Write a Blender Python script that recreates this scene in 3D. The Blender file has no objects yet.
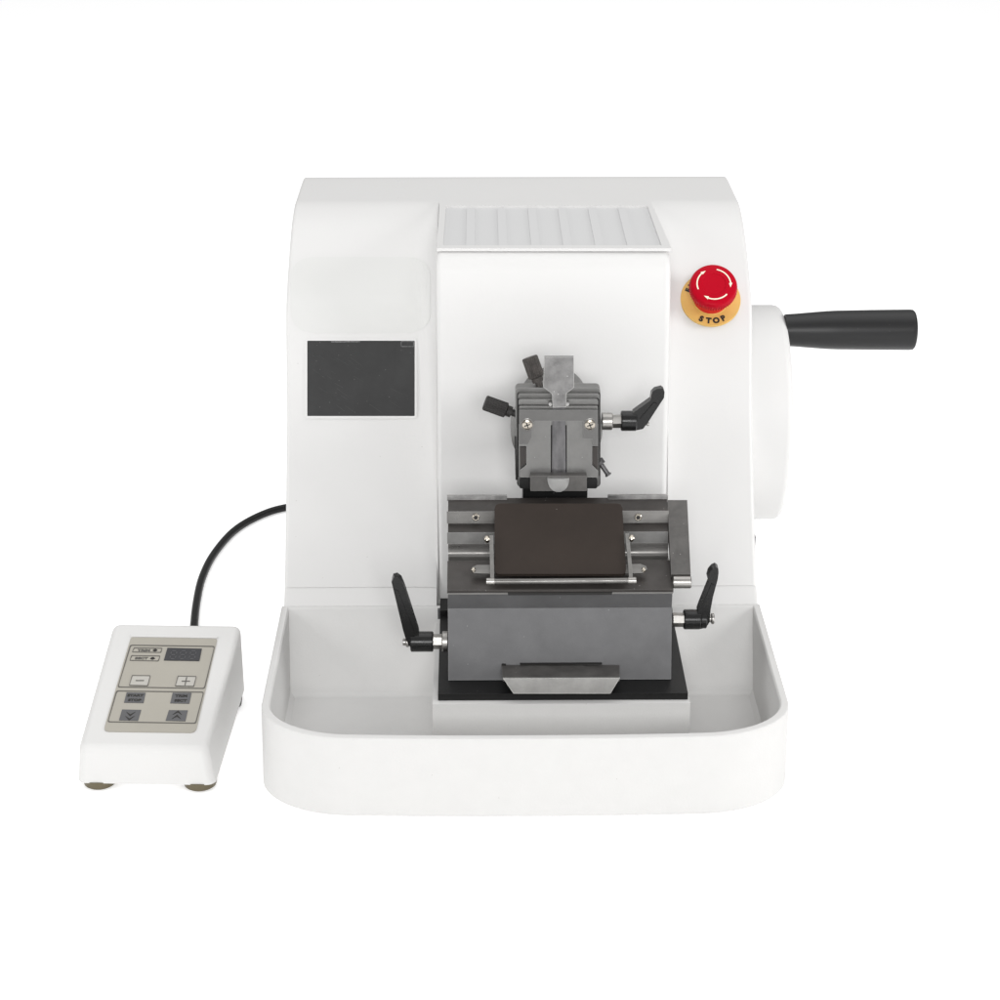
import bpy, bmesh, math, random
from mathutils import Vector, Matrix
random.seed(4)
S = 0.00085                      # one working unit is 0.85 mm
PI = math.pi
scene = bpy.context.scene
COL = scene.collection

# ---------------------------------------------------------------- camera
FPX = 2000.0
pitch = math.atan(850 / 2000.0)
yaw = math.atan(22 * math.cos(pitch) / 2000)
F = Vector((math.sin(yaw) * math.cos(pitch), math.cos(yaw) * math.cos(pitch), -math.sin(pitch)))
R_ = Vector((math.cos(yaw), -math.sin(yaw), 0))
U = R_.cross(F)
CAM = Vector((0, 0, 4)) - 2000 * F + 317 * U

def ray(x, y):
    return F + R_ * ((x - 500) / FPX) + U * ((500 - y) / FPX)

def hit(x, y, ax, v):
    d = ray(x, y)
    return CAM + d * ((v - CAM[ax]) / d[ax])

def aX(x, y, v): return hit(x, y, 0, v)
def aY(x, y, v): return hit(x, y, 1, v)
def aZ(x, y, v): return hit(x, y, 2, v)

def on_plane(x, y, p, n):
    d = ray(x, y)
    return CAM + d * ((p - CAM).dot(n) / d.dot(n))

cam_d = bpy.data.cameras.new('camera')
cam = bpy.data.objects.new('camera', cam_d)
COL.objects.link(cam)
M = Matrix((R_, U, -F)).transposed().to_4x4()
M.translation = CAM * S
cam.matrix_world = M
cam_d.sensor_width = 36
cam_d.lens = 72
cam_d.clip_start = 0.01
cam_d.clip_end = 60
scene.camera = cam

# ---------------------------------------------------------------- materials
def mat(name, col, rough=0.5, metal=0.0, bump=None, mottle=None, spec=0.5, coat=0.0, speck=None, rvar=None, edge=None):
    m = bpy.data.materials.new(name)
    m.use_nodes = True
    nt = m.node_tree
    b = nt.nodes['Principled BSDF']
    b.inputs['Base Color'].default_value = (*col, 1)
    b.inputs['Roughness'].default_value = rough
    b.inputs['Metallic'].default_value = metal
    b.inputs['Specular IOR Level'].default_value = spec
    b.inputs['Coat Weight'].default_value = coat
    tc = nt.nodes.new('ShaderNodeTexCoord')
    base = None
    if mottle:
        sc, amt = mottle[:2]
        n = nt.nodes.new('ShaderNodeTexNoise')
        n.inputs['Scale'].default_value = sc
        n.inputs['Detail'].default_value = 8
        n.inputs['Roughness'].default_value = 0.6
        nt.links.new(tc.outputs['Object'], n.inputs['Vector'])
        if len(mottle) > 2:
            mp = nt.nodes.new('ShaderNodeMapping')
            mp.inputs['Scale'].default_value = mottle[2]
            nt.links.new(tc.outputs['Object'], mp.inputs['Vector'])
            nt.links.new(mp.outputs[0], n.inputs['Vector'])
        r = nt.nodes.new('ShaderNodeValToRGB')
        r.color_ramp.elements[0].position = 0.3
        r.color_ramp.elements[1].position = 0.7
        r.color_ramp.elements[0].color = (*[c * (1 - amt) for c in col], 1)
        r.color_ramp.elements[1].color = (*[min(1, c * (1 + amt)) for c in col], 1)
        nt.links.new(n.outputs['Fac'], r.inputs['Fac'])
        base = r.outputs['Color']
    if speck:
        sc, thr, scol = speck
        v = nt.nodes.new('ShaderNodeTexVoronoi')
        v.inputs['Scale'].default_value = sc
        nt.links.new(tc.outputs['Object'], v.inputs['Vector'])
        lt = nt.nodes.new('ShaderNodeMath'); lt.operation = 'LESS_THAN'
        lt.inputs[1].default_value = thr
        nt.links.new(v.outputs['Distance'], lt.inputs[0])
        sx = nt.nodes.new('ShaderNodeSeparateColor')
        nt.links.new(v.outputs['Color'], sx.inputs[0])
        g = nt.nodes.new('ShaderNodeMath'); g.operation = 'GREATER_THAN'
        g.inputs[1].default_value = 0.8
        nt.links.new(sx.outputs[0], g.inputs[0])
        mu = nt.nodes.new('ShaderNodeMath'); mu.operation = 'MULTIPLY'
        nt.links.new(lt.outputs[0], mu.inputs[0]); nt.links.new(g.outputs[0], mu.inputs[1])
        mx = nt.nodes.new('ShaderNodeMix'); mx.data_type = 'RGBA'
        nt.links.new(mu.outputs[0], mx.inputs[0])
        if base: nt.links.new(base, mx.inputs[6])
        else: mx.inputs[6].default_value = (*col, 1)
        mx.inputs[7].default_value = (*scol, 1)
        base = mx.outputs[2]
    if edge:      # edge highlights painted in: lighter colour along the edges
        bv = nt.nodes.new('ShaderNodeBevel'); bv.samples = 6
        bv.inputs['Radius'].default_value = edge[0]
        ge = nt.nodes.new('ShaderNodeNewGeometry')
        dt = nt.nodes.new('ShaderNodeVectorMath'); dt.operation = 'DOT_PRODUCT'
        nt.links.new(bv.outputs[0], dt.inputs[0]); nt.links.new(ge.outputs['Normal'], dt.inputs[1])
        er = nt.nodes.new('ShaderNodeMapRange')
        er.inputs[1].default_value = 0.985; er.inputs[2].default_value = 0.90
        er.inputs[3].default_value = 0.0; er.inputs[4].default_value = edge[1]
        nt.links.new(dt.outputs['Value'], er.inputs[0])
        ex = nt.nodes.new('ShaderNodeMix'); ex.data_type = 'RGBA'
        nt.links.new(er.outputs[0], ex.inputs[0])
        if base: nt.links.new(base, ex.inputs[6])
        else: ex.inputs[6].default_value = (*col, 1)
        ex.inputs[7].default_value = (*edge[2], 1)
        base = ex.outputs[2]
    if base: nt.links.new(base, b.inputs['Base Color'])
    if rvar:
        n = nt.nodes.new('ShaderNodeTexNoise')
        n.inputs['Scale'].default_value = rvar[0]; n.inputs['Detail'].default_value = 5
        nt.links.new(tc.outputs['Object'], n.inputs['Vector'])
        mr = nt.nodes.new('ShaderNodeMapRange')
        mr.inputs[1].default_value = 0.3; mr.inputs[2].default_value = 0.7
        mr.inputs[3].default_value = max(0.03, rough - rvar[1]); mr.inputs[4].default_value = rough + rvar[1]
        nt.links.new(n.outputs['Fac'], mr.inputs[0])
        nt.links.new(mr.outputs[0], b.inputs['Roughness'])
    if bump:
        n = nt.nodes.new('ShaderNodeTexNoise')
        n.inputs['Scale'].default_value = bump[0]
        n.inputs['Detail'].default_value = 3
        nt.links.new(tc.outputs['Object'], n.inputs['Vector'])
        bp = nt.nodes.new('ShaderNodeBump')
        bp.inputs['Strength'].default_value = bump[1]
        bp.inputs['Distance'].default_value = bump[2]
        nt.links.new(n.outputs['Fac'], bp.inputs['Height'])
        nt.links.new(bp.outputs[0], b.inputs['Normal'])
    return m

WHITE = (0.665, 0.66, 0.652)
m_white = mat('white_paint', WHITE, 0.48, bump=(420, 0.18, 0.0004), mottle=(14, 0.006), speck=(75, 0.035, (0.42, 0.41, 0.39)), spec=0.35)
m_tray = mat('white_tray_paint', (0.605, 0.60, 0.59), 0.55, bump=(500, 0.3, 0.0004), mottle=(60, 0.012), speck=(90, 0.04, (0.45, 0.44, 0.42)), spec=0.3)
m_rib = mat('white_ribbed_plastic', (0.60, 0.60, 0.60), 0.6, bump=(600, 0.3, 0.0003), spec=0.3)
m_patch = mat('pale_logo_patch', (0.65, 0.65, 0.637), 0.65, spec=0.25)
m_grey = mat('grey_anodised_metal', (0.118, 0.118, 0.121), 0.44, 0.5, bump=(900, 0.25, 0.0002), mottle=(34, 0.11), speck=(160, 0.06, (0.3, 0.3, 0.3)), rvar=(30, 0.06), edge=(0.0007, 0.5, (0.4, 0.4, 0.4)))
m_clamp = mat('grey_cast_metal', (0.185, 0.183, 0.178), 0.40, 0.7, bump=(900, 0.3, 0.0002), mottle=(45, 0.14), speck=(220, 0.07, (0.4, 0.4, 0.4)), rvar=(50, 0.08), edge=(0.0006, 0.6, (0.46, 0.46, 0.45)))
m_rail = mat('dark_anodised_rail', (0.040, 0.035, 0.032), 0.45, 0.3, bump=(800, 0.3, 0.0002), mottle=(40, 0.25, (0.25, 1, 1)), speck=(200, 0.08, (0.22, 0.21, 0.2)), rvar=(60, 0.1), edge=(0.0006, 0.45, (0.2, 0.19, 0.18)))
m_satin = mat('satin_dark_metal', (0.175, 0.17, 0.163), 0.34, 0.8, bump=(1200, 0.3, 0.0002), mottle=(80, 0.25, (0.2, 1, 1)), rvar=(60, 0.1), edge=(0.0005, 0.5, (0.4, 0.4, 0.39)))
m_brown = mat('brown_black_plate', (0.031, 0.0235, 0.0195), 0.5, 0.0, bump=(900, 0.15, 0.0002), mottle=(14, 0.14), speck=(75, 0.05, (0.3, 0.28, 0.26)), rvar=(18, 0.05), spec=0.15)
m_black = mat('black_coated_metal', (0.010, 0.010, 0.010), 0.42, 0.0, spec=0.25, bump=(900, 0.3, 0.0002), mottle=(50, 0.15), speck=(150, 0.06, (0.12, 0.12, 0.12)), edge=(0.0006, 0.3, (0.08, 0.08, 0.08)))
m_lever = mat('black_lever_plastic', (0.007, 0.007, 0.007), 0.25, 0.0, spec=0.35, bump=(1500, 0.15, 0.0001), rvar=(90, 0.06))
m_grip = mat('black_rubber_grip', (0.010, 0.010, 0.0105), 0.38, 0.0, spec=0.35, bump=(700, 0.2, 0.0002), speck=(220, 0.05, (0.1, 0.1, 0.1)))
m_knob = mat('knurled_dark_steel', (0.05, 0.044, 0.04), 0.42, 0.4, bump=(1600, 0.9, 0.0005), mottle=(160, 0.5))
m_steel = mat('brushed_steel', (0.34, 0.33, 0.315), 0.32, 1.0, mottle=(90, 0.2, (0.3, 1, 1)), rvar=(80, 0.08))
m_blade = mat('mottled_bare_steel', (0.34, 0.335, 0.33), 0.40, 0.85, mottle=(55, 0.45), bump=(400, 0.25, 0.0003), rvar=(70, 0.14))
m_tongue = mat('stained_bare_steel', (0.20, 0.197, 0.195), 0.36, 0.8, mottle=(75, 0.40), bump=(500, 0.3, 0.0003), speck=(260, 0.12, (0.5, 0.5, 0.48)), rvar=(80, 0.14), edge=(0.0009, 0.8, (0.6, 0.6, 0.58)))
m_pull = mat('satin_steel_sheet', (0.30, 0.295, 0.285), 0.42, 0.8, mottle=(70, 0.12), bump=(900, 0.2, 0.0002), rvar=(60, 0.06), edge=(0.0008, 0.8, (0.75, 0.75, 0.72)))
m_boss = mat('turned_aluminium', (0.57, 0.57, 0.56), 0.34, 0.9, mottle=(120, 0.06))
m_bridge = mat('smooth_grey_metal', (0.135, 0.133, 0.130), 0.36, 0.75, bump=(1200, 0.12, 0.0002), mottle=(50, 0.1), edge=(0.0006, 0.5, (0.4, 0.4, 0.39)))
m_slide = mat('scratched_dark_metal', (0.085, 0.081, 0.077), 0.42, 0.3, bump=(700, 0.3, 0.0002), mottle=(60, 0.3), speck=(180, 0.08, (0.25, 0.24, 0.23)), rvar=(60, 0.1), edge=(0.0007, 0.5, (0.25, 0.24, 0.23)))
m_bar = mat('blued_guide_bar', (0.13, 0.127, 0.13), 0.38, 0.8, mottle=(120, 0.4, (1, 1, 0.3)), rvar=(90, 0.1))
m_nickel = mat('nickel_screw', (0.48, 0.44, 0.38), 0.25, 1.0, rvar=(300, 0.12))
m_slot = mat('black_gap_shade', (0.01, 0.009, 0.008), 0.6)
m_screen = mat('black_display_glass', (0.044, 0.044, 0.044), 0.5, 0.0, mottle=(40, 0.10), speck=(330, 0.10, (0.16, 0.16, 0.16)), bump=(300, 0.08, 0.0002), spec=0.1)
m_scuff = mat('scuffed_film_edge', (0.15, 0.15, 0.15), 0.5, mottle=(500, 0.7))
m_red = mat('red_plastic', (0.42, 0.0, 0.012), 0.4, 0.0, bump=(900, 0.06, 0.0002), spec=0.08)
m_redside = mat('red_side_plastic', (0.58, 0.015, 0.018), 0.42, 0.0, spec=0.15)
m_yellow = mat('amber_label', (0.66, 0.42, 0.12), 0.5, 0.0, mottle=(60, 0.05), spec=0.3)
m_ink = mat('black_ink', (0.02, 0.018, 0.015), 0.6)
m_cream = mat('cream_ink', (0.80, 0.78, 0.62), 0.5)
m_panel = mat('beige_membrane_panel', (0.365, 0.345, 0.30), 0.5, 0.0, mottle=(40, 0.02), spec=0.3)
m_key = mat('light_membrane_key', (0.43, 0.415, 0.38), 0.5)
m_dkey = mat('grey_membrane_key', (0.088, 0.088, 0.092), 0.5)
m_line = mat('dark_panel_line', (0.10, 0.095, 0.085), 0.6)
m_disp = mat('unlit_digit_window', (0.040, 0.040, 0.044), 0.5, spec=0.3)
m_seg = mat('unlit_segment', (0.062, 0.062, 0.066), 0.5)
m_cable = mat('black_cable_rubber', (0.008, 0.008, 0.008), 0.4, spec=0.25)
m_foot = mat('brass_tinted_foot', (0.13, 0.11, 0.07), 0.38, 0.6, rvar=(60, 0.1))
m_ctrl = mat('white_remote_paint', (0.635, 0.63, 0.62), 0.5, bump=(500, 0.25, 0.0004), spec=0.3)
m_floor = mat('white_floor_added_glow', (0.88, 0.88, 0.88), 0.9, spec=0.0)
_b = m_floor.node_tree.nodes['Principled BSDF']      # floor glow added to lift the shadows and whiten the background
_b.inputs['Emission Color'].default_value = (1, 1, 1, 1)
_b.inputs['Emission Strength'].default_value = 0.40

# ---------------------------------------------------------------- building helpers
def world_loc(o):
    v = Vector(o.location)
    while o.parent:
        o = o.parent
        v = v + Vector(o.location)
    return v

def thing(name, label, cat, loc):
    o = bpy.data.objects.new(name, None)
    COL.objects.link(o)
    o.empty_display_size = 0.05
    o.location = Vector(loc) * S
    o['label'] = label
    o['category'] = cat
    return o

def obj(name, bm, mats, parent=None, bev=0, seg=2, ang=28, smooth=True, label=None, sharp=33):
    """links a bmesh (working units, world axes) as one mesh object, origin at its own centre"""
    if bev:
        es = [e for e in bm.edges if len(e.link_faces) == 2 and e.calc_face_angle(0) > math.radians(ang)]
        bmesh.ops.bevel(bm, geom=es, offset=bev, offset_type='OFFSET', segments=seg, profile=0.5, affect='EDGES', clamp_overlap=True)
    bmesh.ops.recalc_face_normals(bm, faces=bm.faces)
    lo = Vector((min(v.co[i] for v in bm.verts) for i in range(3)))
    hi = Vector((max(v.co[i] for v in bm.verts) for i in range(3)))
    c = (lo + hi) / 2 * S
    for v in bm.verts:
        v.co = v.co * S - c
    me = bpy.data.meshes.new(name)
    for f in bm.faces: f.smooth = smooth
    bm.to_mesh(me); bm.free()
    for m in (mats if isinstance(mats, (list, tuple)) else [mats]):
        me.materials.append(m)
    o = bpy.data.objects.new(name, me)
    COL.objects.link(o)
    if parent:
        o.parent = parent
        o.location = c - world_loc(parent)
    else:
        o.location = c
    if smooth:
        me.set_sharp_from_angle(angle=math.radians(sharp))
        w = o.modifiers.new('normals', 'WEIGHTED_NORMAL'); w.keep_sharp = True
    if label: o['label'] = label
    return o

def nb(): return bmesh.new()

def box(bm, x0, x1, y0, y1, z0, z1, mi=0):
    vs = [bm.verts.new((x, y, z)) for x in (x0, x1) for y in (y0, y1) for z in (z0, z1)]
    for q in ((0, 1, 3, 2), (4, 6, 7, 5), (0, 4, 5, 1), (2, 3, 7, 6), (0, 2, 6, 4), (1, 5, 7, 3)):
        bm.faces.new([vs[i] for i in q]).material_index = mi
    return bm

def prism(bm, A, off, mi=0):
    """polygon A (3-D points) swept by vector off (or to a second point list)"""
    B = off if isinstance(off, list) else [Vector(a) + Vector(off) for a in A]
    a = [bm.verts.new(p) for p in A]; b = [bm.verts.new(p) for p in B]
    n = len(a)
    fs = [bm.faces.new(a), bm.faces.new(b[::-1])]
    for i in range(n):
        fs.append(bm.faces.new((a[i], b[i], b[(i + 1) % n], a[(i + 1) % n])))
    for f in fs: f.material_index = mi
    return bm

def ring(bm, O, I, off, mi=0):
    n = len(O)
    o0 = [bm.verts.new(p) for p in O]; i0 = [bm.verts.new(p) for p in I]
    o1 = [bm.verts.new(Vector(p) + Vector(off)) for p in O]; i1 = [bm.verts.new(Vector(p) + Vector(off)) for p in I]
    for k in range(n):
        j = (k + 1) % n
        for q in ((o0[k], o0[j], i0[j], i0[k]), (o1[k], i1[k], i1[j], o1[j]), (o0[k], o1[k], o1[j], o0[j]), (i0[k], i0[j], i1[j], i1[k])):
            bm.faces.new(q).material_index = mi
    return bm

def lathe(bm, o, d, prof, seg=32, mi=0, phase=0.0):
    """prof = [(distance along d, radius)]"""
    d = Vector(d).normalized(); o = Vector(o)
    a = Vector((0, 0, 1)) if abs(d.z) < 0.9 else Vector((1, 0, 0))
    u = d.cross(a).normalized(); w = d.cross(u)
    rows = []
    for t, r in prof:
        if r < 1e-6: rows.append([bm.verts.new(o + d * t)])
        else: rows.append([bm.verts.new(o + d * t + (u * math.cos(2 * PI * k / seg + phase) + w * math.sin(2 * PI * k / seg + phase)) * r) for k in range(seg)])
    for r0, r1 in zip(rows, rows[1:]):
        for k in range(seg):
            j = (k + 1) % seg
            if len(r0) == 1 and len(r1) == 1: continue
            if len(r0) == 1: f = bm.faces.new((r0[0], r1[j], r1[k]))
            elif len(r1) == 1: f = bm.faces.new((r0[k], r0[j], r1[0]))
            else: f = bm.faces.new((r0[k], r0[j], r1[j], r1[k]))
            f.material_index = mi
    for r, s in ((rows[0], 1), (rows[-1], -1)):
        if len(r) > 1: bm.faces.new(r[::s]).material_index = mi
    return bm

def cyl(bm, p0, p1, r, seg=32, mi=0, ch=None, phase=0.0):
    p0 = Vector(p0); p1 = Vector(p1); L = (p1 - p0).length
    c = min(r * 0.12, L * 0.2) if ch is None else ch
    prof = [(0, r - c), (c, r), (L - c, r), (L, r - c)] if c > 0 else [(0, r), (L, r)]
    return lathe(bm, p0, p1 - p0, prof, seg, mi, phase)

def rrect(x0, x1, y0, y1, r, n=6):
    P = []
    rs = r if isinstance(r, (list, tuple)) else [r] * 4
    for (cx, cy, a0), q in zip((((x1), (y1), 0), ((x0), (y1), 90), ((x0), (y0), 180), ((x1), (y0), 270)), rs):
        sx = -1 if cx == x1 else 1; sy = -1 if cy == y1 else 1
        for k in range(n + 1):
            a = math.radians(a0 + 90 * k / n)
            P.append((cx + sx * q + q * math.cos(a), cy + sy * q + q * math.sin(a)))
    return P

def txt(bm, s, place, size, mi=0, thick=0.3, squash=1.0, bold=0.0, centre=True):
    """letters of s swept along the normal; place(u, v, w) -> 3-D point"""
    cu = bpy.data.curves.new('t', 'FONT')
    cu.body = s; cu.size = size
    cu.offset = bold
    cu.resolution_u = 4
    if centre: cu.align_x = 'CENTER'; cu.align_y = 'CENTER'
    o = bpy.data.objects.new('t', cu)
    COL.objects.link(o)
    dg = bpy.context.evaluated_depsgraph_get()
    me = bpy.data.meshes.new_from_object(o.evaluated_get(dg))
    ys = [v.co.y for v in me.vertices]
    cy = (max(ys) + min(ys)) / 2 if centre and ys else 0
    t = bmesh.new(); t.from_mesh(me)
    bmesh.ops.dissolve_limit(t, angle_limit=0.01, verts=t.verts, edges=t.edges)
    r = bmesh.ops.extrude_face_region(t, geom=list(t.faces))
    top = {v for v in r['geom'] if isinstance(v, bmesh.types.BMVert)}
    mp = {}
    for v in t.verts:
        mp[v] = bm.verts.new(place(v.co.x * squash, v.co.y - cy, thick if v in top else 0))
    for f in t.faces:
        try: bm.faces.new([mp[v] for v in f.verts]).material_index = mi
        except ValueError: pass
    t.free()
    bpy.data.objects.remove(o); bpy.data.curves.remove(cu); bpy.data.meshes.remove(me)

# ================================================================ SETTING
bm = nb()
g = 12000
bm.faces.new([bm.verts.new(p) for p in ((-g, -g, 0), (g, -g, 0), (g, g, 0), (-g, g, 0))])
o = obj('white_floor_surface', bm, m_floor, smooth=False)
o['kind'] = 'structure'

# ================================================================ MICROTOME
XL, XR, ZR = -239.0, 292.5, 93.3
micro = thing('microtome', 'large white rotary microtome with dark metal blade holder, waste tray and side handwheel', 'microtome', (27, 380, 4))

# ---- housing: wing profile and centre-block profile, lofted across
wing_key = [(752, 467), (750, 470), (700, 471.5), (650, 471.3), (625, 471), (604, 468), (575, 459.5), (545, 445.5), (515, 427.5), (488, 409.5), (469, 393), (457, 373), (448, 349), (435, 312), (422, 278), (400, 238), (372, 192), (347, 154), (326, 124), (316, 108.5)]
block_key = [(752, 467), (750, 470), (700, 471.5), (640, 471.5), (560, 471), (500, 471), (440, 471), (417, 470), (405, 465), (397.5, 456), (393.5, 444), (389, 425), (383, 390), (372, 320), (362, 255), (345, 185), (325, 120), (317, 92)]

def resample(keys, n, power=1.0):
    # Catmull-Rom through the keys, then n evenly spaced samples
    P = [Vector(k) for k in keys]
    P = [P[0] * 2 - P[1]] + P + [P[-1] * 2 - P[-2]]
    out = []
    for i in range(1, len(P) - 2):
        a, b, c, d = P[i - 1:i + 3]
        # centripetal-like tension to avoid loops
        m1 = (c - a) / max((c - a).length, 1e-6) * (c - b).length
        m2 = (d - b) / max((d - b).length, 1e-6) * (c - b).length
        for k in range(12):
            t = k / 12
            out.append((2 * t ** 3 - 3 * t * t + 1) * b + (t ** 3 - 2 * t * t + t) * m1 + (-2 * t ** 3 + 3 * t * t) * c + (t ** 3 - t * t) * m2)
    out.append(P[-2])
    L = [0]
    for p, q in zip(out, out[1:]): L.append(L[-1] + (q - p).length)
    res = []; j = 0
    for k in range(n):
        s = L[-1] * k / (n - 1)
        while j < len(out) - 2 and L[j + 1] < s: j += 1
        t = (s - L[j]) / max(L[j + 1] - L[j], 1e-6)
        q = out[j].lerp(out[j + 1], min(1, max(0, t)))
        q.y = min(q.y, 471.0)
        res.append(q)
    return res

NS = 150
wing = resample(wing_key, NS)
# match block samples to wing samples by similar height / depth (same parameter: sweep angle around a pivot)
piv = Vector((640, 60))
def angle_of(p): return math.atan2(p.y - piv.y, piv.x - p.x)
dense = resample(block_key, 3000)
da = [angle_of(p) for p in dense]
wing_dense = resample(wing_key, 3000)
wa = [angle_of(p) for p in wing_dense]
a_hi = angle_of(wing[0]); a_lo_w = wa[-1]; a_lo_b = da[-1]
def at_angle(ds, an, a):
    # angles decrease monotonically from back to front
    lo, hi = 0, len(an) - 1
    while hi - lo > 1:
        m = (lo + hi) // 2
        if an[m] > a: lo = m
        else: hi = m
    return ds[hi] if an[hi] > a else ds[hi].lerp(ds[lo], 0.5)
block = []
for k, p in enumerate(wing):
    t = angle_of(p)
    f = (t - a_lo_w) / (a_hi - a_lo_w)
    block.append(at_angle(dense, da, a_lo_b + f * (da[0] - a_lo_b)))
# guarantee exact ends
block[0] = dense[0]; block[-1] = dense[-1]

def inset(curve, d):
    out = []
    for i, p in enumerate(curve):
        a = curve[max(0, i - 2)]; b = curve[min(len(curve) - 1, i + 2)]
        t = (b - a).normalized()
        n = Vector((t.y, -t.x))          # towards the inside
        if n.dot(piv - p) < 0: n = -n
        out.append(p + n * d)
    return out

BXL, BXR = -66.0, 191.5
cols = []     # (x, weight towards block, inset)
RE = 4.5
for k in range(7):
    a = PI / 2 * k / 6
    cols.append((XL + RE * (1 - math.cos(a)), 0, RE * (1 - math.sin(a))))
for x in (-215, -190, -160, -130, -115): cols.append((x, 0, 0))
FL = 30
for k in range(9):
    d = FL * (1 - k / 8)
    cols.append((BXL - 2 - d, 0.22 * (1 - d / FL) ** 3, 0))
cols += [(BXL - 0.9, 0.5, 0), (BXL - 0.4, 0.85, 0)]
for k in range(5):
    a = PI / 2 * k / 4
    cols.append((BXL + 5 * (1 - math.cos(a)), 1, 5 * (1 - math.sin(a))))
for x in (-40, 0, 62, 125, 165): cols.append((x, 1, 0))
for k in range(5):
    a = PI / 2 * k / 4
    cols.append((BXR - 7 + 7 * math.sin(a), 1, 7 * (1 - math.cos(a))))
cols += [(BXR + 0.5, 0.85, 0), (BXR + 1, 0.5, 0)]
FR = 34
for k in range(9):
    d = FR * k / 8
    cols.append((BXR + 2 + d, 0.22 * (1 - d / FR) ** 3, 0))
for x in (240, 262, 278): cols.append((x, 0, 0))
for k in range(7):
    a = PI / 2 * k / 6
    cols.append((XR - RE + RE * math.sin(a), 0, RE * (1 - math.cos(a))))

def housing_point(c, i, cache={}):
    x, w, ins = c
    key = round(ins, 3)
    if key not in cache: cache[key] = (inset(wing, ins), inset(block, ins))
    wg, bk = cache[key]
    if w <= 0.22:           # the fillet beside the block is deep at the top and dies out further down
        t = min(1, max(0, (wing[i].y - 385) / 60))
        w = w * (0.25 + 0.75 * t * t * (3 - 2 * t))
    p = wg[i].lerp(bk[i], w)
    if ins and w == 1:      # the block's edge is only rounded where it stands proud of the wings
        gap = min(1, max(0, (624 - block[i].x) / 30))
        p = block[i].lerp(p, gap)
    xx = x
    if 150 < x < 232:
        # right edge of the block leans in towards the back of the top
        s = min(1, max(0, (p.x - 405) / 205.0))
        b = max(0, 1 - abs(x - BXR) / 40.0)
        xx = x - 6.5 * s * b
    return Vector((xx, p.x, p.y))

bm = nb()
grid = [[bm.verts.new(housing_point(c, i)) for i in range(NS)] for c in cols]
for a, b in zip(grid, grid[1:]):
    for i in range(NS - 1):
        bm.faces.new((a[i], a[i + 1], b[i + 1], b[i]))
# close: lower front strip, bottom, back and the two sides
def low(x, y, z): return bm.verts.new((x, y, z))
f0 = [low(c[-1].co.x, 316.6 if (BXL - 1 > c[-1].co.x or c[-1].co.x > BXR + 1.5) else c[-1].co.y + 0.3, min(107.8, c[-1].co.z - 0.7)) for c in grid]
fr = [low(c[-1].co.x, 300 if (BXL - 1 > c[-1].co.x or c[-1].co.x > BXR + 1.5) else 318, 90) for c in grid]
ff = [low(c[-1].co.x, 322, 5) for c in grid]
bk = [low(c[-1].co.x, 752 , 5) for c in grid]
for i in range(len(grid) - 1):
    bm.faces.new((grid[i][-1], f0[i], f0[i + 1], grid[i + 1][-1]))
    bm.faces.new((f0[i], fr[i], fr[i + 1], f0[i + 1]))
    bm.faces.new((fr[i], ff[i], ff[i + 1], fr[i + 1]))
    bm.faces.new((ff[i], bk[i], bk[i + 1], ff[i + 1]))
    bm.faces.new((bk[i], grid[i][0], grid[i + 1][0], bk[i + 1]))
for c, q in ((0, 1), (-1, -1)):
    loop = [v for v in grid[c]] + [f0[c], fr[c], ff[c], bk[c]]
    bm.faces.new(loop[::q])
from mathutils.bvhtree import BVHTree
bmesh.ops.recalc_face_normals(bm, faces=bm.faces); bm.normal_update()
bvh = BVHTree.FromBMesh(bm)
def on_housing(px, py, off=0.0):
    p, n, i, d = bvh.ray_cast(CAM, ray(px, py).normalized())
    if n.dot(ray(px, py)) > 0: n = -n
    return p + n * off
housing = obj('housing', bm, m_white, micro)

# --- where a pixel's ray meets the wing surface
def on_wing(px, py, off=0.0):
    d = ray(px, py)
    best = None
    for a, b in zip(wing_dense[::20], wing_dense[20::20]):
        t = b - a
        n = Vector((t.y, -t.x))
        if n.dot(piv - a) > 0: n = -n
        n.normalize()
        den = d.y * n.x + d.z * n.y
        if abs(den) < 1e-9: continue
        s = ((a.x - CAM.y) * n.x + (a.y - CAM.z) * n.y) / den
        p = CAM + d * s
        f = ((p.y - a.x) * t.x + (p.z - a.y) * t.y) / t.length_squared
        if -0.02 <= f <= 1.02 and (best is None or s < best[0]): best = (s, p, Vector((0, n.x, n.y)))
    return best[1] + best[2] * off, best[2]

# panel joint line at the foot of the left wing, small cap on the roof, dark slot on the right flank
bm = nb(); cyl(bm, aZ(399, 182, 469.6), aZ(399, 182, 469.6) + Vector((0, 0, 1.6)), 2.2, 16)
obj('screw_cap', bm, m_rib, housing)
p = aX(760.5, 590, XR); q = aX(760, 541, XR)
bm = nb(); box(bm, XR - 1, XR + 1.3, 352, 420, 92, 152)
obj('flank_cover', bm, m_dkey, housing, bev=0.8)

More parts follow.
